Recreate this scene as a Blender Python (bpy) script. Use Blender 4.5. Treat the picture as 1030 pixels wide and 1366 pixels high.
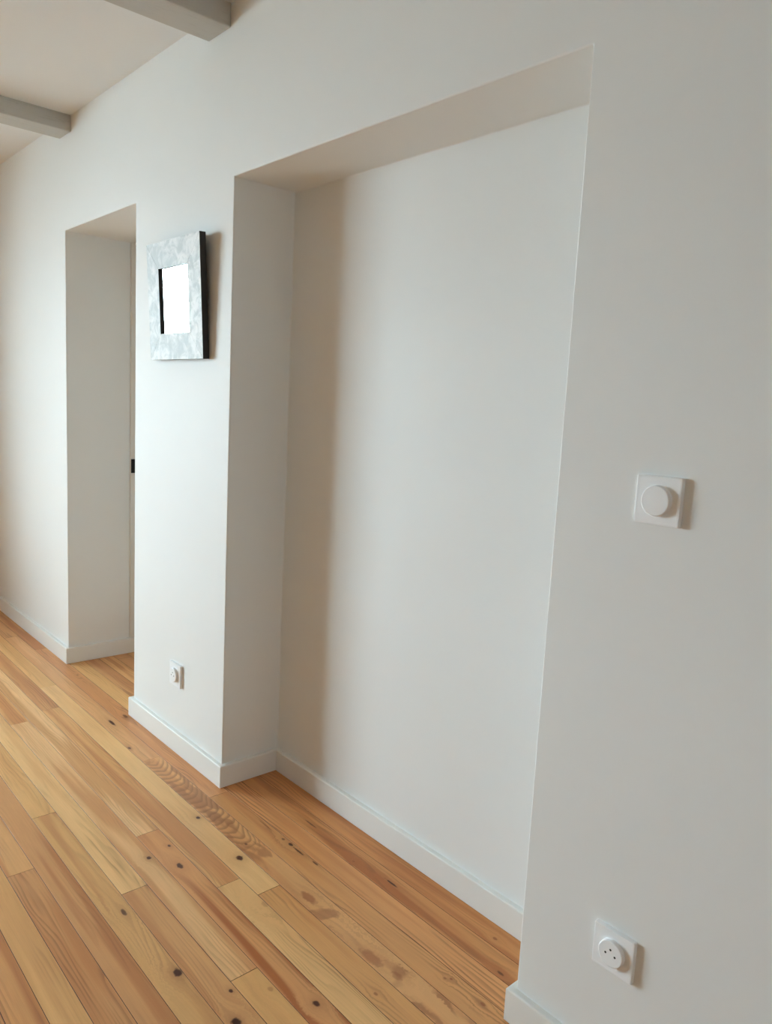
import bpy, bmesh, math, random
from mathutils import Matrix, Vector

# ------------------------------------------------------------------ clear
for o in list(bpy.data.objects):
    bpy.data.objects.remove(o, do_unlink=True)
scene = bpy.context.scene
COL = scene.collection
random.seed(11)

# ------------------------------------------------------------------ camera
# metres; wall with the recess is the plane y = 0, room lies at y < 0, z up
F_PX, IMG_W, IMG_H = 1015.66, 1030.0, 1366.0
cam_data = bpy.data.cameras.new('camera')
cam_data.sensor_fit = 'AUTO'
cam_data.sensor_width = 36.0
cam_data.lens = F_PX * 36.0 / IMG_H
cam_data.shift_x = -5.5 / IMG_H
cam_data.clip_start = 0.02
cam = bpy.data.objects.new('camera', cam_data)
COL.objects.link(cam)
R_ = Vector((0.662844, 0.747041, 0.050672))
U_ = Vector((-0.136823, 0.05431, 0.989106))
F_ = Vector((-0.73615, 0.662556, -0.138211))
m = Matrix((R_, U_, -F_)).transposed().to_4x4()
m.translation = Vector((0.0, -1.17735, 1.245))
cam.matrix_world = m
scene.camera = cam

# ------------------------------------------------------------------ world: bright overcast sky seen only through the windows
world = bpy.data.worlds.new('overcast_sky')
scene.world = world
world.use_nodes = True
bg = world.node_tree.nodes['Background']
bg.inputs['Color'].default_value = (0.722, 0.885, 0.995, 1)
bg.inputs['Strength'].default_value = 40.5

# the room's window stands in the left end wall (x = XL)
XL, XR, YF, ZC = -6.00, 2.20, -5.60, 2.355
WIN1 = (-3.75, -1.62, 0.40, 2.21)      # y0, y1, z0, z1 in the left wall

def portal(name, loc, rot, sx, sy):
    ld = bpy.data.lights.new(name, 'AREA')
    ld.shape = 'RECTANGLE'; ld.size = sx; ld.size_y = sy
    ld.cycles.is_portal = True
    o = bpy.data.objects.new(name, ld)
    o.matrix_world = Matrix.Translation(loc) @ rot.to_matrix().to_4x4()
    COL.objects.link(o)
    return o
from mathutils import Euler
portal('daylight_portal', Vector((XL - 0.19, (WIN1[0] + WIN1[1]) / 2, (WIN1[2] + WIN1[3]) / 2)),
       Vector((1, 0, 0)).to_track_quat('-Z', 'Z'), WIN1[1] - WIN1[0], WIN1[3] - WIN1[2])

scene.view_settings.view_transform = 'Standard'
scene.view_settings.look = 'None'
scene.view_settings.gamma = 1.0
scene.view_settings.use_curve_mapping = False
scene.view_settings.exposure = 0.0
scene.cycles.use_denoising = True
scene.cycles.max_bounces = 16
scene.cycles.diffuse_bounces = 10
scene.cycles.glossy_bounces = 6
scene.cycles.transparent_max_bounces = 8
scene.cycles.caustics_reflective = False
scene.cycles.caustics_refractive = False

# ------------------------------------------------------------------ helpers
def obj(name, bm_or_me, mats, parent=None):
    if isinstance(bm_or_me, bmesh.types.BMesh):
        me = bpy.data.meshes.new(name)
        bmesh.ops.recalc_face_normals(bm_or_me, faces=bm_or_me.faces)
        bm_or_me.to_mesh(me); bm_or_me.free()
    else:
        me = bm_or_me
    if not isinstance(mats, (list, tuple)):
        mats = [mats]
    if len(me.materials) == 0:
        for mt in mats:
            me.materials.append(mt)
    o = bpy.data.objects.new(name, me)
    COL.objects.link(o)
    if parent is not None:
        o.parent = parent
    return o

def empty(name, loc=(0, 0, 0)):
    o = bpy.data.objects.new(name, None)
    o.location = loc
    o.empty_display_size = 0.05
    COL.objects.link(o)
    return o

def tag(o, label, cat, group=None):
    o['label'] = label; o['category'] = cat
    if group: o['group'] = group
    return o

def structure(o, label=None):
    o['kind'] = 'structure'
    if label: o['label'] = label
    return o

def box_bm(x0, x1, y0, y1, z0, z1, bm=None, mat=0):
    if bm is None: bm = bmesh.new()
    v = [bm.verts.new(p) for p in ((x0, y0, z0), (x1, y0, z0), (x1, y1, z0), (x0, y1, z0),
                                   (x0, y0, z1), (x1, y0, z1), (x1, y1, z1), (x0, y1, z1))]
    for q in ((0, 3, 2, 1), (4, 5, 6, 7), (0, 1, 5, 4), (1, 2, 6, 5), (2, 3, 7, 6), (3, 0, 4, 7)):
        f = bm.faces.new([v[i] for i in q]); f.material_index = mat
    return bm

def bevel(o, w, seg=3, angle=30):
    md = o.modifiers.new('bevel', 'BEVEL')
    md.width = w; md.segments = seg
    md.limit_method = 'ANGLE'; md.angle_limit = math.radians(angle)
    for p in o.data.polygons: p.use_smooth = True
    md.harden_normals = True
    return o

def round_rect(w, h, r, n=6):
    pts = []
    for cx, cz, a0 in ((w/2 - r, h/2 - r, 0), (-w/2 + r, h/2 - r, 90), (-w/2 + r, -h/2 + r, 180), (w/2 - r, -h/2 + r, 270)):
        for i in range(n + 1):
            a = math.radians(a0 + 90.0 * i / n)
            pts.append((cx + r * math.cos(a), cz + r * math.sin(a)))
    return pts

def loft(loops, cap_first=True, cap_last=True, smooth=True):
    """loops: lists of 3-D points with equal count"""
    bm = bmesh.new()
    rings = [[bm.verts.new(p) for p in l] for l in loops]
    n = len(rings[0])
    for a, b in zip(rings[:-1], rings[1:]):
        for i in range(n):
            f = bm.faces.new((a[i], a[(i + 1) % n], b[(i + 1) % n], b[i])); f.smooth = smooth
    if cap_first: bm.faces.new(list(reversed(rings[0])))
    if cap_last: bm.faces.new(rings[-1])
    return bm

# ------------------------------------------------------------------ materials
def new_mat(name):
    mt = bpy.data.materials.new(name); mt.use_nodes = True
    nt = mt.node_tree
    return mt, nt, nt.nodes['Principled BSDF']

class NB:
    """terse node building"""
    def __init__(s, nt): s.nt = nt; s.n = nt.nodes; s.l = nt.links
    def put(s, sock, v):
        if hasattr(v, 'is_linked') or hasattr(v, 'links'): s.l.new(v, sock)
        else: sock.default_value = v
    def math(s, op, a, b=0.0, c=0.0, clamp=False):
        nd = s.n.new('ShaderNodeMath'); nd.operation = op; nd.use_clamp = clamp
        s.put(nd.inputs[0], a); s.put(nd.inputs[1], b); s.put(nd.inputs[2], c)
        return nd.outputs[0]
    def comb(s, x, y, z):
        nd = s.n.new('ShaderNodeCombineXYZ')
        s.put(nd.inputs[0], x); s.put(nd.inputs[1], y); s.put(nd.inputs[2], z)
        return nd.outputs[0]
    def noise(s, vec, scale, detail=2.0, rough=0.5, dist=0.0):
        nd = s.n.new('ShaderNodeTexNoise')
        s.l.new(vec, nd.inputs['Vector'])
        nd.inputs['Scale'].default_value = scale; nd.inputs['Detail'].default_value = detail
        nd.inputs['Roughness'].default_value = rough; nd.inputs['Distortion'].default_value = dist
        return nd.outputs['Fac']
    def step(s, v, a, b):
        nd = s.n.new('ShaderNodeMapRange'); nd.interpolation_type = 'SMOOTHSTEP'
        s.put(nd.inputs['Value'], v)
        nd.inputs['From Min'].default_value = a; nd.inputs['From Max'].default_value = b
        return nd.outputs['Result']
    def mix(s, f, a, b):
        nd = s.n.new('ShaderNodeMix'); nd.data_type = 'RGBA'
        s.put(nd.inputs['Factor'], f); s.put(nd.inputs[6], a); s.put(nd.inputs[7], b)
        return nd.outputs[2]
    def bump(s, h, strength, dist):
        nd = s.n.new('ShaderNodeBump')
        nd.inputs['Strength'].default_value = strength; nd.inputs['Distance'].default_value = dist
        s.l.new(h, nd.inputs['Height'])
        return nd.outputs[0]

def srgb(r, g, b):
    def c(u):
        u /= 255.0
        return u / 12.92 if u <= 0.04045 else ((u + 0.055) / 1.055) ** 2.4
    return (c(r), c(g), c(b), 1.0)

def paint(name, col, rough=0.55, roll=0.06, var=0.02):
    mt, nt, bs = new_mat(name); nb = NB(nt)
    geo = nt.nodes.new('ShaderNodeNewGeometry').outputs['Position']
    big = nb.noise(geo, 1.7, 3.0)
    c2 = tuple(c * (1 - var * 2) for c in col[:3]) + (1,)
    nt.links.new(nb.mix(big, c2, col), bs.inputs['Base Color'])
    bs.inputs['Roughness'].default_value = rough
    bs.inputs['Specular IOR Level'].default_value = 0.35
    fine = nb.noise(geo, 260.0, 2.0)
    med = nb.noise(geo, 9.0, 3.0)
    h = nb.math('ADD', nb.math('MULTIPLY', fine, 0.5), nb.math('MULTIPLY', med, 2.0))
    nt.links.new(nb.bump(h, roll, 0.004), bs.inputs['Normal'])
    return mt

M_WALL = paint('wall_paint_white', (0.805, 0.825, 0.825, 1))
M_CEIL = paint('ceiling_paint_white', (0.80, 0.835, 0.855, 1))
M_TRIM = paint('trim_paint_white', (0.81, 0.82, 0.80, 1), rough=0.38, roll=0.02)
M_WALL2 = paint('dark_low_bounce_wall', (0.15, 0.145, 0.14, 1))  # unseen wall, darkened far below the others to cut bounced light
M_DOOR = paint('door_paint_white', (0.76, 0.74, 0.70, 1), rough=0.4, roll=0.02)

def simple(name, col, rough, metal=0.0, spec=0.5, var=0.04, scale=40.0):
    mt, nt, bs = new_mat(name); nb = NB(nt)
    tc = nt.nodes.new('ShaderNodeTexCoord').outputs['Object']
    n = nb.noise(tc, scale, 3.0)
    c2 = tuple(c * (1 - var) for c in col[:3]) + (1,)
    nt.links.new(nb.mix(n, c2, col), bs.inputs['Base Color'])
    bs.inputs['Roughness'].default_value = rough
    bs.inputs['Metallic'].default_value = metal
    bs.inputs['Specular IOR Level'].default_value = spec
    return mt
M_PLASTIC = simple('white_plastic', (0.88, 0.905, 0.93, 1), 0.45, spec=0.3, var=0.01)
M_HOLE = simple('socket_hole_shade', (0.01, 0.01, 0.01, 1), 0.7)  # black discs painted as the shade inside the holes
M_BLACKWOOD = simple('black_stained_wood', (0.014, 0.012, 0.012, 1), 0.5, var=0.3)
M_BLACKMETAL = simple('black_metal', (0.012, 0.012, 0.012, 1), 0.4, metal=0.6)
M_SUB = simple('dark_subfloor', (0.05, 0.03, 0.018, 1), 0.9)
M_GROUND = simple('pale_paving', (0.62, 0.62, 0.60, 1), 0.9, var=0.15, scale=1.5)
M_BACK = simple('brown_backboard', (0.12, 0.08, 0.05, 1), 0.8)

# beam: thickly painted timber with shallow checks along its length (y)
def beam_mat():
    mt, nt, bs = new_mat('painted_timber'); nb = NB(nt)
    geo = nt.nodes.new('ShaderNodeNewGeometry').outputs['Position']
    sep = nt.nodes.new('ShaderNodeSeparateXYZ'); nt.links.new(geo, sep.inputs[0])
    v = nb.comb(nb.math('MULTIPLY', sep.outputs[0], 60.0), nb.math('MULTIPLY', sep.outputs[1], 3.0), nb.math('MULTIPLY', sep.outputs[2], 60.0))
    g = nb.noise(v, 1.0, 3.0)
    crack = nb.math('SUBTRACT', 1.0, nb.step(nb.math('ABSOLUTE', nb.math('SUBTRACT', g, 0.5)), 0.0, 0.018))
    nt.links.new(nb.mix(nb.math('MULTIPLY', crack, 0.35), (0.50, 0.50, 0.475, 1), (0.37, 0.36, 0.32, 1)), bs.inputs['Base Color'])
    bs.inputs['Roughness'].default_value = 0.5
    nt.links.new(nb.bump(nb.math('SUBTRACT', g, nb.math('MULTIPLY', crack, 0.3)), 0.35, 0.004), bs.inputs['Normal'])
    return mt
M_BEAM = beam_mat()

def silver_leaf():
    mt, nt, bs = new_mat('silver_leaf'); nb = NB(nt)
    tc = nt.nodes.new('ShaderNodeTexCoord').outputs['Object']
    a = nb.noise(tc, 26.0, 5.0, 0.6, 0.6)
    b = nb.noise(tc, 90.0, 3.0)
    f = nb.step(a, 0.38, 0.66)
    nt.links.new(nb.mix(f, (0.50, 0.545, 0.56, 1), (0.76, 0.78, 0.79, 1)), bs.inputs['Base Color'])
    bs.inputs['Metallic'].default_value = 0.02
    bs.inputs['Specular IOR Level'].default_value = 0.3
    nt.links.new(nb.math('ADD', 0.42, nb.math('MULTIPLY', b, 0.2)), bs.inputs['Roughness'])
    nt.links.new(nb.bump(nb.math('ADD', a, nb.math('MULTIPLY', b, 0.3)), 0.12, 0.003), bs.inputs['Normal'])
    return mt
M_SILVER = silver_leaf()

def mirror_mat():
    mt, nt, bs = new_mat('mirror_glass'); nb = NB(nt)
    bs.inputs['Base Color'].default_value = (0.93, 0.95, 0.95, 1)
    bs.inputs['Metallic'].default_value = 1.0
    tc = nt.nodes.new('ShaderNodeTexCoord').outputs['Object']
    nt.links.new(nb.math('MULTIPLY', nb.noise(tc, 30.0), 0.02), bs.inputs['Roughness'])
    return mt
M_MIRROR = mirror_mat()

def pane_mat():
    mt = bpy.data.materials.new('window_glass'); mt.use_nodes = True
    nt = mt.node_tree; nt.nodes.clear()
    out = nt.nodes.new('ShaderNodeOutputMaterial'); mx = nt.nodes.new('ShaderNodeMixShader')
    tr = nt.nodes.new('ShaderNodeBsdfTransparent'); gl = nt.nodes.new('ShaderNodeBsdfGlossy'); fr = nt.nodes.new('ShaderNodeFresnel')
    tr.inputs[0].default_value = (0.95, 0.97, 0.96, 1); gl.inputs['Roughness'].default_value = 0.0
    fr.inputs['IOR'].default_value = 1.3
    nt.links.new(fr.outputs[0], mx.inputs[0]); nt.links.new(tr.outputs[0], mx.inputs[1]); nt.links.new(gl.outputs[0], mx.inputs[2])
    nt.links.new(mx.outputs[0], out.inputs[0])
    return mt
M_PANE = pane_mat()

# pine boards --------------------------------------------------------------
PITCH = 0.067
def wood(name, row, seed, base=(206, 160, 108), late=(150, 96, 56), heart=(172, 112, 68), heart_amt=0.6,
         grain=0.5, freq=95.0, wob=1.0, arch=None, knots=(), blot=0.0):
    """boards run along x; arch=(rings per m, curvature, strength, x0, x1) adds cathedral arches"""
    mt, nt, bs = new_mat(name); nb = NB(nt)
    geo = nt.nodes.new('ShaderNodeNewGeometry').outputs['Position']
    sep = nt.nodes.new('ShaderNodeSeparateXYZ'); nt.links.new(geo, sep.inputs[0])
    X, Y = sep.outputs[0], sep.outputs[1]
    yc = (row + 0.5) * PITCH
    warp = None; dark = None; halo = None; stain = None
    for (kx, ky, rx, ry, dk, wp) in knots:
        dx = nb.math('DIVIDE', nb.math('SUBTRACT', X, kx), rx)
        dy = nb.math('DIVIDE', nb.math('SUBTRACT', Y, ky), ry)
        d2 = nb.math('ADD', nb.math('MULTIPLY', dx, dx), nb.math('MULTIPLY', dy, dy))
        d2 = nb.math('MULTIPLY', d2, nb.math('ADD', 0.10, nb.math('MULTIPLY', nb.noise(geo, 110.0, 3.0), 1.9)))
        k = nb.math('MULTIPLY', nb.math('SUBTRACT', 1.0, nb.step(d2, 0.35, 1.5)), dk)
        if dk < 0.62:                                # pale ingrown knots and resin marks
            stain = k if stain is None else nb.math('MAXIMUM', stain, k)
        else:
            dark = k if dark is None else nb.math('MAXIMUM', dark, k)
        hl = nb.math('MULTIPLY', nb.math('DIVIDE', 1.0, nb.math('ADD', 1.0, nb.math('MULTIPLY', d2, 0.16))), dk)
        halo = hl if halo is None else nb.math('MAXIMUM', halo, hl)
        # grain flows round the knot: push y away from it
        ex = nb.math('POWER', 2.718, nb.math('MULTIPLY', d2, -0.05))
        side = nb.math('MULTIPLY', nb.math('MULTIPLY', ex, dy), -wp * ry)
        warp = side if warp is None else nb.math('ADD', warp, side)
    sx = nb.math('ADD', X, seed * 7.31)
    yy = nb.math('SUBTRACT', Y, yc)
    if warp is not None: yy = nb.math('ADD', yy, warp)
    low = nb.noise(nb.comb(nb.math('MULTIPLY', sx, 2.2), nb.math('MULTIPLY', yy, 16.0), seed * 3.7), 1.0, 2.0, 0.5)
    ring = nb.math('ADD', nb.math('MULTIPLY', yy, freq), nb.math('MULTIPLY', low, 7.0 * wob))
    fib = nb.noise(nb.comb(nb.math('MULTIPLY', sx, 9.0), nb.math('MULTIPLY', yy, 420.0), seed), 1.0, 3.0, 0.6)
    ring = nb.math('ADD', ring, nb.math('MULTIPLY', fib, 0.35))
    saw = nb.math('FRACT', ring)
    line = nb.math('MULTIPLY', nb.step(saw, 0.35, 0.86), nb.math('SUBTRACT', 1.0, nb.step(saw, 0.90, 1.0)))
    patch = nb.step(nb.noise(nb.comb(nb.math('MULTIPLY', sx, 2.6), nb.math('MULTIPLY', yy, 22.0), seed * 1.9), 1.0, 2.0), 0.40, 0.66)
    g = nb.math('MULTIPLY', nb.math('MULTIPLY', line, patch), grain)
    if arch:
        fr, curv, amt, x0, x1 = arch
        wv = nb.noise(nb.comb(nb.math('MULTIPLY', sx, 7.0), nb.math('MULTIPLY', yy, 26.0), seed), 1.0, 1.0)
        yp = nb.math('ADD', yy, 0.010)
        ar = nb.math('MULTIPLY', nb.math('ADD', nb.math('ADD', X, nb.math('MULTIPLY', nb.math('MULTIPLY', yp, yp), curv)), nb.math('MULTIPLY', wv, 0.06)), fr)
        asaw = nb.math('FRACT', ar)
        al = nb.math('MULTIPLY', nb.step(asaw, 0.25, 0.80), nb.math('SUBTRACT', 1.0, nb.step(asaw, 0.84, 1.0)))
        rng = nb.math('MULTIPLY', nb.step(X, x0 - 0.03, x0 + 0.03), nb.math('SUBTRACT', 1.0, nb.step(X, x1 - 0.08, x1 + 0.02)))
        g = nb.math('MAXIMUM', nb.math('MULTIPLY', g, nb.math('SUBTRACT', 1.0, rng)), nb.math('MULTIPLY', nb.math('MULTIPLY', al, rng), amt))
    hv = nb.noise(nb.comb(nb.math('MULTIPLY', sx, 1.1), nb.math('MULTIPLY', yy, 24.0), seed * 5.1), 1.0, 2.0, 0.45)
    hmask = nb.math('MULTIPLY', nb.step(hv, 0.45, 0.60), heart_amt * 1.1)
    tonal = nb.noise(nb.comb(nb.math('MULTIPLY', sx, 5.0), nb.math('MULTIPLY', yy, 30.0), seed * 2.3), 1.0, 3.0)
    base = (min(250, base[0] * 1.09), base[1] * 1.07, base[2] * 1.05); heart = (heart[0] * 1.10, heart[1] * 1.05, heart[2] * 0.98)
    pale = tuple(min(255, c * 1.045) for c in base); deep = tuple(c * 0.93 for c in base)
    col = nb.mix(tonal, srgb(*deep), srgb(*pale))
    col = nb.mix(hmask, col, srgb(*heart))
    if blot > 0:
        bn = nb.noise(nb.comb(nb.math('MULTIPLY', sx, 13.0), nb.math('MULTIPLY', yy, 34.0), seed * 8.0), 1.0, 0.6, 0.4, 0.5)
        col = nb.mix(nb.math('MULTIPLY', nb.step(bn, 0.52, 0.64), blot), col, srgb(156, 98, 58))
    col = nb.mix(g, col, srgb(*late))
    col = nb.mix(nb.math('MULTIPLY', nb.step(fib, 0.35, 0.75), 0.10), col, srgb(150, 100, 62))
    if halo is not None:
        col = nb.mix(nb.math('MULTIPLY', nb.math('POWER', halo, 1.6), 0.40), col, srgb(150, 88, 50))

    if stain is not None: col = nb.mix(nb.math('MULTIPLY', stain, 1.3, clamp=True), col, srgb(150, 84, 44))
    if dark is not None: col = nb.mix(dark, col, srgb(74, 34, 18))
    nt.links.new(col, bs.inputs['Base Color'])
    rg = nb.math('ADD', 0.40, nb.math('MULTIPLY', fib, 0.10))
    nt.links.new(rg, bs.inputs['Roughness'])
    bs.inputs['Specular IOR Level'].default_value = 0.38
    nt.links.new(nb.bump(nb.math('ADD', fib, nb.math('MULTIPLY', g, 0.8)), 0.10, 0.002), bs.inputs['Normal'])
    return mt

# ------------------------------------------------------------------ dimensions read off the photograph
NL, NR, NT, ND = -2.0557, -0.846, 1.8803, 0.2121      # recess: left, right, top, depth
DL, DR, DT, DD = -3.461, -2.7408, 1.911, 0.46          # doorway: left, right, top, depth of the passage
BH, BT = 0.0737, 0.015                                  # skirting height, thickness

# ------------------------------------------------------------------ the wall with recess and doorway
def stepped_wall():
    xs = [XL, DL, DR, NL, NR, XR]
    zs = [-0.02, NT, DT, ZC]
    bm = bmesh.new(); cache = {}
    def V(x, y, z):
        k = (round(x, 5), round(y, 5), round(z, 5))
        if k not in cache: cache[k] = bm.verts.new(k)
        return cache[k]
    def depth(i, j):
        if i == 1 and j <= 1: return DD
        if i == 3 and j == 0: return ND
        return 0.0
    nx, nz = len(xs) - 1, len(zs) - 1
    for i in range(nx):
        for j in range(nz):
            y = depth(i, j)
            if not (i == 1 and j <= 1):
                bm.faces.new((V(xs[i], y, zs[j]), V(xs[i+1], y, zs[j]), V(xs[i+1], y, zs[j+1]), V(xs[i], y, zs[j+1])))
            if i + 1 < nx:
                y2 = depth(i + 1, j)
                if y2 != y:
                    bm.faces.new((V(xs[i+1], y, zs[j]), V(xs[i+1], y2, zs[j]), V(xs[i+1], y2, zs[j+1]), V(xs[i+1], y, zs[j+1])))
            if j + 1 < nz:
                y2 = depth(i, j + 1)
                if y2 != y:
                    bm.faces.new((V(xs[i], y, zs[j+1]), V(xs[i+1], y, zs[j+1]), V(xs[i+1], y2, zs[j+1]), V(xs[i], y2, zs[j+1])))
    bmesh.ops.recalc_face_normals(bm, faces=bm.faces)
    return bm
w = obj('wall_back', stepped_wall(), M_WALL)
# normals must look into the room
if w.data.polygons[0].normal.y > 0: w.data.flip_normals()
structure(w, 'white painted wall with a deep blind recess and a doorway')
bevel(w, 0.0035, 3)

def wall_with_hole(name, axis, at, thick, u0, u1, hole, label):
    """slab wall with a window hole: axis 'x' -> plane x=at (u is y); axis 'y' -> plane y=at (u is x)"""
    bm = bmesh.new()
    h0, h1, z0, z1 = hole
    parts = [(u0, h0, -0.02, ZC), (h1, u1, -0.02, ZC), (h0, h1, z1, ZC)]
    if z0 > -0.015: parts.append((h0, h1, -0.02, z0))
    for a, b, c, d in parts:
        if axis == 'x': box_bm(at - thick, at, a, b, c, d, bm)
        else: box_bm(a, b, at - thick, at, c, d, bm)
    return structure(obj(name, bm, M_WALL), label)
wall_with_hole('wall_left', 'x', XL, 0.2, YF, 0.0, WIN1, 'white end wall with a tall window')
structure(obj('wall_front', box_bm(XL - 0.2, XR + 0.15, YF - 0.2, YF, -0.02, ZC), M_WALL2), 'unseen wall behind the viewer, darkened to cut bounced light')
structure(obj('wall_right', box_bm(XR, XR + 0.15, YF, 0.0, -0.02, ZC), M_WALL), 'white wall at the right end of the room')
structure(obj('ceiling', box_bm(XL - 0.2, XR + 0.2, YF - 0.2, 0.25, ZC, ZC + 0.12), M_CEIL), 'flat white painted ceiling between beams')

# ------------------------------------------------------------------ floor: subfloor and single boards
fl = structure(obj('floor', box_bm(XL, XR, YF, 0.5, -0.06, -0.021), M_SUB), 'narrow varnished pine floorboards with knots')

ROWS = {}
def P(row, x_end, **kw): ROWS.setdefault(row, []).append((x_end, kw))
# hand-placed boards: (row, right end x, look); rows count from the wall plane, 67 mm each, joints as in the photograph
P(2, -0.80, base=(196, 138, 86), heart=(160, 98, 56), heart_amt=0.6, grain=0.5, knots=[(-1.032, .158, .007, .004, .6, 1.)])
P(1, -0.80, base=(196, 140, 88), heart=(158, 96, 54), heart_amt=0.75, grain=0.55, freq=60,
  knots=[(-1.700, .099, .030, .0025, .7, .5), (-1.34, .102, .022, .003, .95, .5), (-.95, .081, .008, .004, .7, 1.), (-1.477, .083, .005, .003, .5, 1.)])
P(0, -0.80, base=(206, 150, 98), late=(146, 90, 52), heart_amt=0.35, grain=0.75, freq=85, wob=.5, knots=[])
P(-1, -2.012, base=(206, 152, 104), heart_amt=0.3, grain=0.6, wob=1.6, knots=[(-2.751, -.030, .02, .006, .7, 1.)])
P(-1, 0.35, base=(202, 150, 98), heart_amt=0.45, grain=0.6, freq=70,
  knots=[(-1.647, -.009, .010, .005, 1., 1.2), (-1.682, -.011, .007, .004, .7, .8), (-1.607, -.010, .024, .003, .9, .4), (-1.533, -.006, .012, .003, .8, .4),
         (-1.772, -.012, .040, .0022, .5, .3), (-1.017, -.028, .004, .003, .5, 1.), (-1.007, -.019, .004, .003, .6, 1.), (-.915, -.018, .007, .004, .6, 1.)])
P(-2, -2.36, base=(212, 164, 116), heart_amt=0.3, grain=0.35, knots=[(-2.721, -.094, .030, .006, .95, 1.), (-2.48, -.127, .009, .005, .95, 1.)])
P(-2, 0.1, base=(208, 160, 110), late=(150, 98, 58), heart_amt=0.3, grain=0.22, arch=(33., 27., .62, -2.33, -1.66), blot=.6,
  knots=[(-1.724, -.108, .006, .004, .7, 1.), (-1.425, -.105, .030, .012, .55, .6), (-1.165, -.116, .035, .014, .45, .8), (-1.087, -.108, .016, .009, .35, 1.)])
P(-3, -1.512, base=(222, 182, 128), heart_amt=0.12, grain=0.12, knots=[(-1.927, -.150, .008, .006, 1., 1.), (-1.677, -.156, .011, .009, 1., 1.)])  # pale left boards from here down: pale pine, lightened further as window light
P(-3, -0.2, base=(204, 154, 100), heart_amt=0.35, grain=0.5, knots=[(-1.077, -.178, .006, .004, .5, 1.)])
P(-4, 0.3, base=(218, 176, 122), late=(160, 112, 64), heart_amt=0.1, grain=0.65, freq=120, wob=1.6, knots=[(-1.47, -.206, .012, .008, .25, 2.5), (-1.80, -.262, .03, .01, .12, 2.)])
P(-5, -1.94, base=(224, 184, 134), heart=(176, 124, 76), heart_amt=0.55, grain=0.3)
P(-5, -0.4, base=(204, 150, 100), heart=(160, 98, 56), heart_amt=0.9, grain=0.4, knots=[(-1.741, -.300, .014, .007, .9, 1.), (-1.844, -.282, .006, .004, .9, 1.), (-1.134, -.293, .009, .007, 1., 1.)])
P(-6, -1.298, base=(218, 176, 126), heart=(176, 118, 74), heart_amt=0.5, grain=0.3, knots=[(-1.823, -.350, .008, .006, 1., 1.)])
P(-6, 0.4, base=(210, 164, 108), heart_amt=0.1, grain=0.15, knots=[(-1.227, -.346, .008, .006, .3, 1.)])
P(-7, -1.718, base=(222, 182, 128), heart_amt=0.25, grain=0.5, freq=80)
P(-7, 0.0, base=(204, 156, 106), heart=(168, 112, 70), heart_amt=0.45, grain=0.3, knots=[(-1.274, -.415, .006, .004, 1., 1.), (-1.195, -.448, .012, .010, 1., 1.)])
P(-8, -0.6, base=(206, 162, 108), heart=(166, 112, 70), heart_amt=0.5, grain=0.3, knots=[(-1.651, -.491, .015, .005, .8, 1.), (-1.39, -.479, .013, .009, 1., 1.)])
P(-9, -0.9, base=(198, 148, 100), heart=(162, 104, 62), heart_amt=0.6, grain=0.35)
P(-10, -0.3, base=(196, 146, 98), heart_amt=0.5, grain=0.6)

GENERIC = [wood('pine_board', 0, 40.0 + i, base=b, heart=h, heart_amt=a, grain=g)
           for i, (b, h, a, g) in enumerate([((208, 160, 108), (172, 112, 68), .5, .4), ((202, 150, 98), (164, 102, 60), .6, .5),
                                             ((214, 170, 114), (176, 122, 76), .3, .3), ((200, 150, 102), (160, 100, 58), .4, .6)])]
def plank_bm(x0, x1, y0, y1, zt=0.0, th=0.02, c=0.0003):
    bm = bmesh.new()
    g = 0.0006
    x0 += g; x1 -= g; y0 += g; y1 -= g
    lo = [bm.verts.new(p) for p in ((x0, y0, zt - th), (x1, y0, zt - th), (x1, y1, zt - th), (x0, y1, zt - th))]
    mi = [bm.verts.new(p) for p in ((x0, y0, zt - c), (x1, y0, zt - c), (x1, y1, zt - c), (x0, y1, zt - c))]
    up = [bm.verts.new(p) for p in ((x0 + c, y0 + c, zt), (x1 - c, y0 + c, zt), (x1 - c, y1 - c, zt), (x0 + c, y1 - c, zt))]
    bm.faces.new(lo[::-1]); bm.faces.new(up)
    for a, b in ((lo, mi), (mi, up)):
        for i in range(4):
            f = bm.faces.new((a[i], a[(i+1) % 4], b[(i+1) % 4], b[i])); f.material_index = 1 if a is lo else 0
    return bm
def clip_ranges(row):
    """parts of a row that lie on open floor: list of (x0, x1, y0, y1)"""
    y0, y1 = row * PITCH, (row + 1) * PITCH
    if row < 0: return [(XL, XR, max(y0, YF), y1)]
    out = []
    if y0 < DD: out.append((DL, DR, y0, min(y1, DD)))
    if y0 < ND - 0.002: out.append((NL, NR, y0, min(y1, ND)))
    return out
rng = random.Random(5)
far = bmesh.new(); fseed = 0
row_lo = int(math.floor(YF / PITCH))
seed = 0.0
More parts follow.
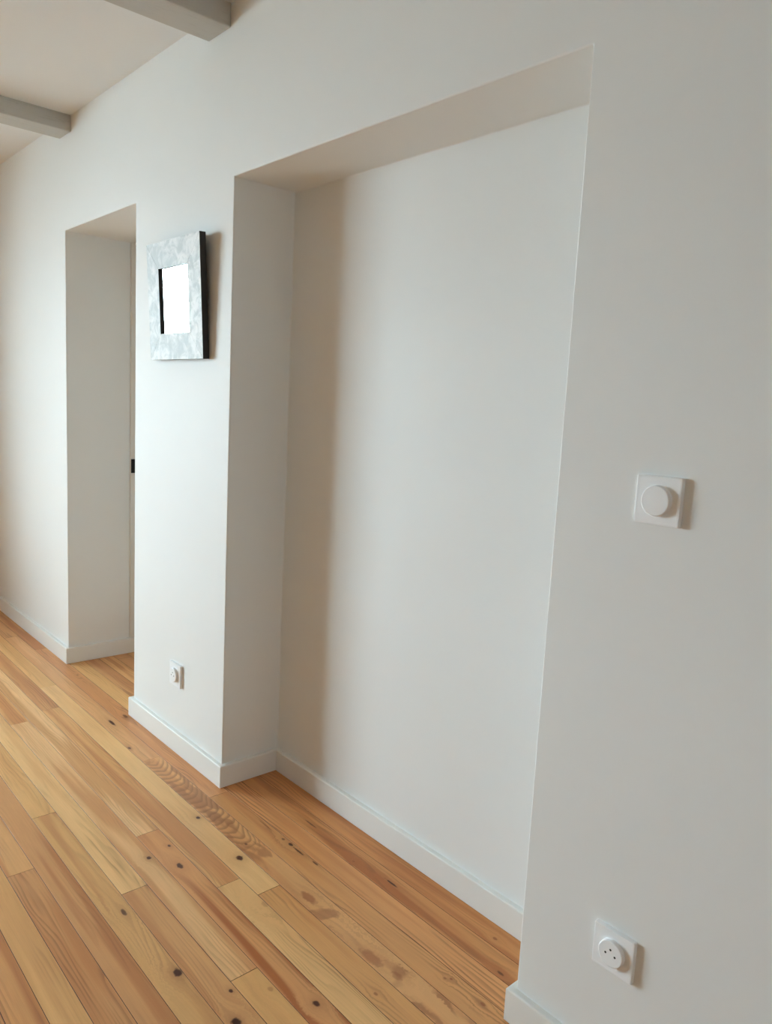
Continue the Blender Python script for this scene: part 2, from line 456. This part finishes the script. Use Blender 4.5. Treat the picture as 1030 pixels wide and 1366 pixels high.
for row in range(row_lo, int(DD / PITCH) + 1):
    spec = ROWS.get(row)
    boards = []                                     # (x0, x1, material)
    x = XL - rng.uniform(0.1, 1.2)
    if spec:
        first = spec[0][0]
        cuts = [first - rng.uniform(1.5, 1.9)]
        while cuts[0] > XL: cuts.insert(0, cuts[0] - rng.uniform(1.3, 1.9))
        for a, b in zip(cuts[:-1], cuts[1:]): boards.append((a, b, rng.choice(GENERIC)))
        px = cuts[-1]
        for xe, kw in spec:
            seed += 1.37
            boards.append((px, xe, wood('pine_board', row, seed, **kw))); px = xe
        x = px
    while x < XR:
        xe = x + rng.uniform(1.2, 1.95)
        boards.append((x, xe, rng.choice(GENERIC))); x = xe
    for (cx0, cx1, cy0, cy1) in clip_ranges(row):
        for a, b, mt in boards:
            a2, b2 = max(a, cx0), min(b, cx1)
            if b2 - a2 < 0.01: continue
            if row < -24:                           # behind and beyond the viewer: joined
                tmp = bpy.data.meshes.new('t'); pb = plank_bm(a2, b2, cy0, cy1); pb.to_mesh(tmp); pb.free()
                n0 = len(far.faces); far.from_mesh(tmp); bpy.data.meshes.remove(tmp)
                far.faces.ensure_lookup_table()
                for f in far.faces[n0:]: f.material_index = GENERIC.index(mt)
            else:
                obj('plank', plank_bm(a2, b2, cy0, cy1, zt=rng.uniform(-0.0003, 0.0)), [mt, M_SUB], fl)
fo = obj('plank_field', far, GENERIC, fl); fo['kind'] = 'stuff'

# ------------------------------------------------------------------ skirting boards (mitred at the corners)
def skirting(name, path, k, label=None):
    """segment k of a polyline path; the board stands on the left-hand... side given by room side sign"""
    pts = [Vector((p[0], p[1])) for p in path]
    def nrm(i):
        d = (pts[i+1] - pts[i]).normalized()
        return Vector((d.y, -d.x))          # right-hand side of travel = room side
    def off(i, t):                           # offset corner i by t with mitre
        if i == 0: return pts[0] + nrm(0) * t
        if i == len(pts) - 1: return pts[-1] + nrm(len(pts) - 2) * t
        a, b = nrm(i-1), nrm(i)
        mvec = (a + b) / (1 + a.dot(b))
        return pts[i] + mvec * t
    prof = [(0.0, 0.0015), (BT, 0.0015), (BT, BH - 0.004), (BT - 0.0006, BH - 0.0018), (BT - 0.0018, BH - 0.0005), (BT - 0.0035, BH), (0.0, BH)]
    loops = []
    for i in (k, k + 1):
        loops.append([(*off(i, t), z) for t, z in prof])
    bm = loft(loops, smooth=False)
    return structure(obj(name, bm, M_TRIM), label)
pathA = [(DR, DD - 0.06), (DR, 0.0), (NL, 0.0), (NL, ND), (NR, ND), (NR, 0.0), (XR, 0.0)]
namesA = ['baseboard_doorway_right', 'baseboard_pillar', 'baseboard_recess_left', 'baseboard_recess_back', 'baseboard_recess_right', 'baseboard_right']
for i, n in enumerate(namesA): skirting(n, pathA, i, 'low white painted skirting board')
pathB = [(XL, 0.0), (DL, 0.0), (DL, 0.305)]
skirting('baseboard_left', pathB, 0, 'low white painted skirting board')
skirting('baseboard_doorway_left', pathB, 1, 'low white painted skirting board')
pathC = [(XR, 0.0), (XR, YF), (XL, YF), (XL, WIN1[0] - 0.06)]
for i, n in enumerate(['baseboard_end', 'baseboard_front', 'baseboard_window']): skirting(n, pathC, i, 'low white painted skirting board')

# ------------------------------------------------------------------ doorway: frame and door at the far end of the passage
d1 = structure(empty('door_1', ((DL + DR) / 2, 0.30, 0.0)), 'white door frame and closed door deep in the doorway')
def dpart(name, args, mat, parent=d1, bv=0.002):
    x0, x1, y0, y1, z0, z1 = args
    o = obj(name, box_bm(x0 - d1.location.x, x1 - d1.location.x, y0 - d1.location.y, y1 - d1.location.y, z0, z1), mat, parent)
    if bv: bevel(o, bv, 2)
    return o
jamb = dpart('door_jamb', (DL, DL + 0.012, 0.284, 0.400, BH, DT), M_DOOR)
dpart('door_stop', (DL + 0.012, DL + 0.022, 0.372, 0.400, 0.002, DT - 0.012), M_DOOR)
dpart('door_jamb', (DR - 0.012, DR, 0.284, 0.400, BH, DT), M_DOOR)
dpart('door_head', (DL + 0.012, DR - 0.012, 0.300, 0.400, DT - 0.012, DT), M_DOOR)
sp = dpart('latch_plate', (DL + 0.010, DL + 0.0175, 0.286, 0.303, 0.872, 0.937), M_BLACKMETAL, d1, 0.001)
leaf = dpart('door_leaf', (DL + 0.014, DR - 0.014, 0.402, 0.442, 0.006, DT - 0.004), M_DOOR)
for za, zb in ((0.16, 0.80), (0.95, 1.78)):
    dpart('door_panel', (DL + 0.12, DR - 0.12, 0.396, 0.403, za, zb), M_DOOR, d1, 0.003)
structure(obj('wall_passage', box_bm(DL, DR, DD, DD + 0.03, -0.02, DT), M_WALL), 'end of the passage behind the door')

# ------------------------------------------------------------------ ceiling beams; those after the first are added, partly to dim ceiling bounce
BEAM_B = 2.2905
for i, (bx, lab) in enumerate(((-2.1575, 'squared painted ceiling beam above the left edge of the recess'), (-3.45, 'squared painted ceiling beam added above the doorway'),
        (-4.75, 'squared painted ceiling beam added nearest the window wall'), (-0.865, 'squared painted ceiling beam added above the right edge of the recess'),
        (0.43, 'squared painted ceiling beam added right of the recess'), (1.72, 'squared painted ceiling beam added near the right wall'))):
    root = obj('trim_%d' % (i + 1), box_bm(bx - 0.0655, bx + 0.0655, YF, 0.0, BEAM_B, ZC + 0.01), M_BEAM)
    bevel(root, 0.004, 2)
    structure(root, lab)

# ------------------------------------------------------------------ windows
def window(name, axis, at, hole, label, leaves, bars):
    u0, u1, z0, z1 = hole
    root = structure(empty(name, (at - 0.12, (u0 + u1) / 2, z0) if axis == 'x' else ((u0 + u1) / 2, at - 0.12, z0)), label)
    def add(nm, a0, a1, d0, d1_, c0, c1, mt, par=None, bv=0.003):
        L = root.location
        if axis == 'x': bm = box_bm(at - d1_ - L.x, at - d0 - L.x, a0 - L.y, a1 - L.y, c0 - L.z, c1 - L.z)
        else: bm = box_bm(a0 - L.x, a1 - L.x, at - d1_ - L.y, at - d0 - L.y, c0 - L.z, c1 - L.z)
        o = obj(nm, bm, mt, root)
        if bv: bevel(o, bv, 2)
        return o
    fw = 0.035
    add('window_frame', u0, u0 + fw, 0.08, 0.15, z0, z1, M_TRIM); add('window_frame', u1 - fw, u1, 0.08, 0.15, z0, z1, M_TRIM)
    add('window_frame', u0 + fw, u1 - fw, 0.08, 0.15, z1 - fw, z1, M_TRIM); add('window_frame', u0 + fw, u1 - fw, 0.08, 0.15, z0, z0 + fw, M_TRIM)
    n = leaves; wl = (u1 - u0 - 2 * fw) / n; sw = 0.04
    for i in range(n):
        a0 = u0 + fw + i * wl; a1 = a0 + wl; b0 = z0 + fw; b1 = z1 - fw
        add('window_stile', a0, a0 + sw, 0.085, 0.125, b0, b1, M_TRIM); add('window_stile', a1 - sw, a1, 0.085, 0.125, b0, b1, M_TRIM)
        zc = [b0] + list(bars) + [b1]
        add('window_rail', a0 + sw, a1 - sw, 0.085, 0.125, b0, b0 + sw, M_TRIM); add('window_rail', a0 + sw, a1 - sw, 0.085, 0.125, b1 - sw, b1, M_TRIM)
        for z in bars: add('glazing_bar', a0 + sw, a1 - sw, 0.09, 0.12, z - 0.013, z + 0.013, M_TRIM)
        for k in range(len(zc) - 1):
            add('pane', a0 + sw, a1 - sw, 0.103, 0.107, zc[k] + (sw if k == 0 else 0.013), zc[k+1] - (sw if k == len(zc) - 2 else 0.013), M_PANE, bv=0)
    return root
window('window_1', 'x', XL, WIN1, 'tall white two-leaf window in the left end wall', 2, (1.30,))
structure(obj('ground_outside', box_bm(-30, XL - 0.25, -20, 20, -0.6, -0.5), M_GROUND), 'pale paving outside the end window')

# ------------------------------------------------------------------ mirror, hung leaning forward at the top
MX0, MZB, MTH, MW, MH, MG, MY0 = -2.5536, 1.3605, 0.0514, 0.373, 0.377, 0.0213, 0.003
RW, GLZ = 0.0838, 0.0137
mir = tag(empty('wall_mirror'), 'square wall mirror with wide silver leaf frame and black edges', 'mirror')
mir.matrix_world = Matrix.Translation((MX0, -MY0, MZB)) @ Matrix.Rotation(MTH, 4, 'X')
# local frame: x right, z up the mirror, -y towards the room
def rail(q_out, q_in):
    """front quad outer edge (2 pts) and inner edge (2 pts) in (x, z); silver face, black sides"""
    bm = bmesh.new()
    fr = [bm.verts.new((x, -MG, z)) for x, z in (q_out[0], q_out[1], q_in[1], q_in[0])]
    bk = [bm.verts.new((x, -0.0005, z)) for x, z in (q_out[0], q_out[1], q_in[1], q_in[0])]
    # front set slightly domed: add a fine chamfer strip so the mitres read
    f = bm.faces.new(fr); f.material_index = 0
    f = bm.faces.new(bk[::-1]); f.material_index = 1
    for i in range(4):
        f = bm.faces.new((fr[i], fr[(i+1) % 4], bk[(i+1) % 4], bk[i])); f.material_index = 1
    return bm
O = [(0, 0), (MW, 0), (MW, MH), (0, MH)]
I = [(RW, RW), (MW - RW, RW), (MW - RW, MH - RW), (RW, MH - RW)]
gap = 0.0003
for a, b in ((0, 1), (1, 2), (2, 3), (3, 0)):
    ua = Vector((O[b][0] - O[a][0], O[b][1] - O[a][1])).normalized() * gap
    def sh(p, s): return (p[0] + s * ua.x, p[1] + s * ua.y)
    o = obj('frame_rail', rail((sh(O[a], 1), sh(O[b], -1)), (sh(I[a], 1), sh(I[b], -1))), [M_SILVER, M_BLACKWOOD], mir)
    o['label'] = 'wide silver leaf frame rail with black edge'
g_ = obj('mirror_glass', box_bm(RW - 0.0004, MW - RW + 0.0004, -GLZ, -GLZ + 0.004, RW - 0.0004, MH - RW + 0.0004), M_MIRROR, mir)
g_['label'] = 'small square mirror glass'
obj('backboard', box_bm(RW, MW - RW, -GLZ + 0.0045, -GLZ + 0.008, RW, MH - RW), M_BACK, mir)

# ------------------------------------------------------------------ sockets and switch
def plate_bm(w, th, r=0.003, hole_r=None):
    """square cover plate, back at y=0, front at -th, edges sloping in slightly"""
    L0 = [(x, 0.0, z) for x, z in round_rect(w, w, r)]
    L1 = [(x, -th * 0.72, z) for x, z in round_rect(w, w, r)]
    L2 = [(x, -th * 0.95, z) for x, z in round_rect(w - 0.0012, w - 0.0012, r)]
    L3 = [(x, -th, z) for x, z in round_rect(w - 0.004, w - 0.004, r)]
    L4 = [(x, -th + 0.0004, z) for x, z in round_rect(w - 0.010, w - 0.010, r)]
    return loft([L0, L1, L2, L3, L4], smooth=False)
def disc_bm(r, y0, y1, ch=0.0012, n=64, half=None):
    def ring(rr, y):
        if half is None:
            return [(rr * math.cos(2 * math.pi * i / n), y, rr * math.sin(2 * math.pi * i / n)) for i in range(n)]
        a0 = math.pi / 2 if half < 0 else -math.pi / 2
        return [(rr * math.cos(a0 + math.pi * i / n) + half * 0.0002, y, rr * math.sin(a0 + math.pi * i / n)) for i in range(n + 1)]
    rings = [ring(r, y0), ring(r, y1 + ch), ring(r - ch * 0.3, y1 + ch * 0.35), ring(r - ch, y1)]
    return loft(rings, smooth=False)
def smooth(o, ang=35):
    me = o.data
    for p in me.polygons: p.use_smooth = True
    me.set_sharp_from_angle(angle=math.radians(ang))
    sharp = me.attributes.get('sharp_edge') or me.attributes.new('sharp_edge', 'BOOLEAN', 'EDGE')
    for p in me.polygons:                      # flat front faces keep crisp rims
        if len(p.vertices) > 4:
            p.use_smooth = False
            for li in p.loop_indices: sharp.data[me.loops[li].edge_index].value = True
    return o

def socket(x, z, label):
    t = tag(empty('power_socket', (x, 0.0, z)), label, 'socket', 'white wall sockets')
    smooth(obj('cover_plate', plate_bm(0.0815, 0.0095), M_PLASTIC, t))
    d = smooth(obj('socket_disc', disc_bm(0.0248, -0.0085, -0.0175, ch=0.0018), M_PLASTIC, t))
    for hx, hz in ((-0.0095, -0.001), (0.0095, -0.001), (0.0, 0.0085)):
        h = obj('pin_hole_shade', disc_bm(0.0021, -0.0165, -0.0177, ch=0.0001, n=20), M_HOLE, d)
        h.location = (hx, 0, hz)
    return t
socket(-0.6372, 0.2885, 'square white socket with protruding round disc below the round switch')
socket(-2.377, 0.2785, 'small square white socket low on the pillar under the mirror')

sw = tag(empty('light_switch', (-0.638, 0.0, 1.1115)), 'square white light switch with round button right of the recess', 'switch')
smooth(obj('cover_plate', plate_bm(0.0815, 0.0095), M_PLASTIC, sw))
smooth(obj('button_collar', disc_bm(0.0264, -0.0085, -0.0100, ch=0.0004), M_PLASTIC, sw))
smooth(obj('button', disc_bm(0.0256, -0.0095, -0.0178, ch=0.0018, n=72), M_PLASTIC, sw))
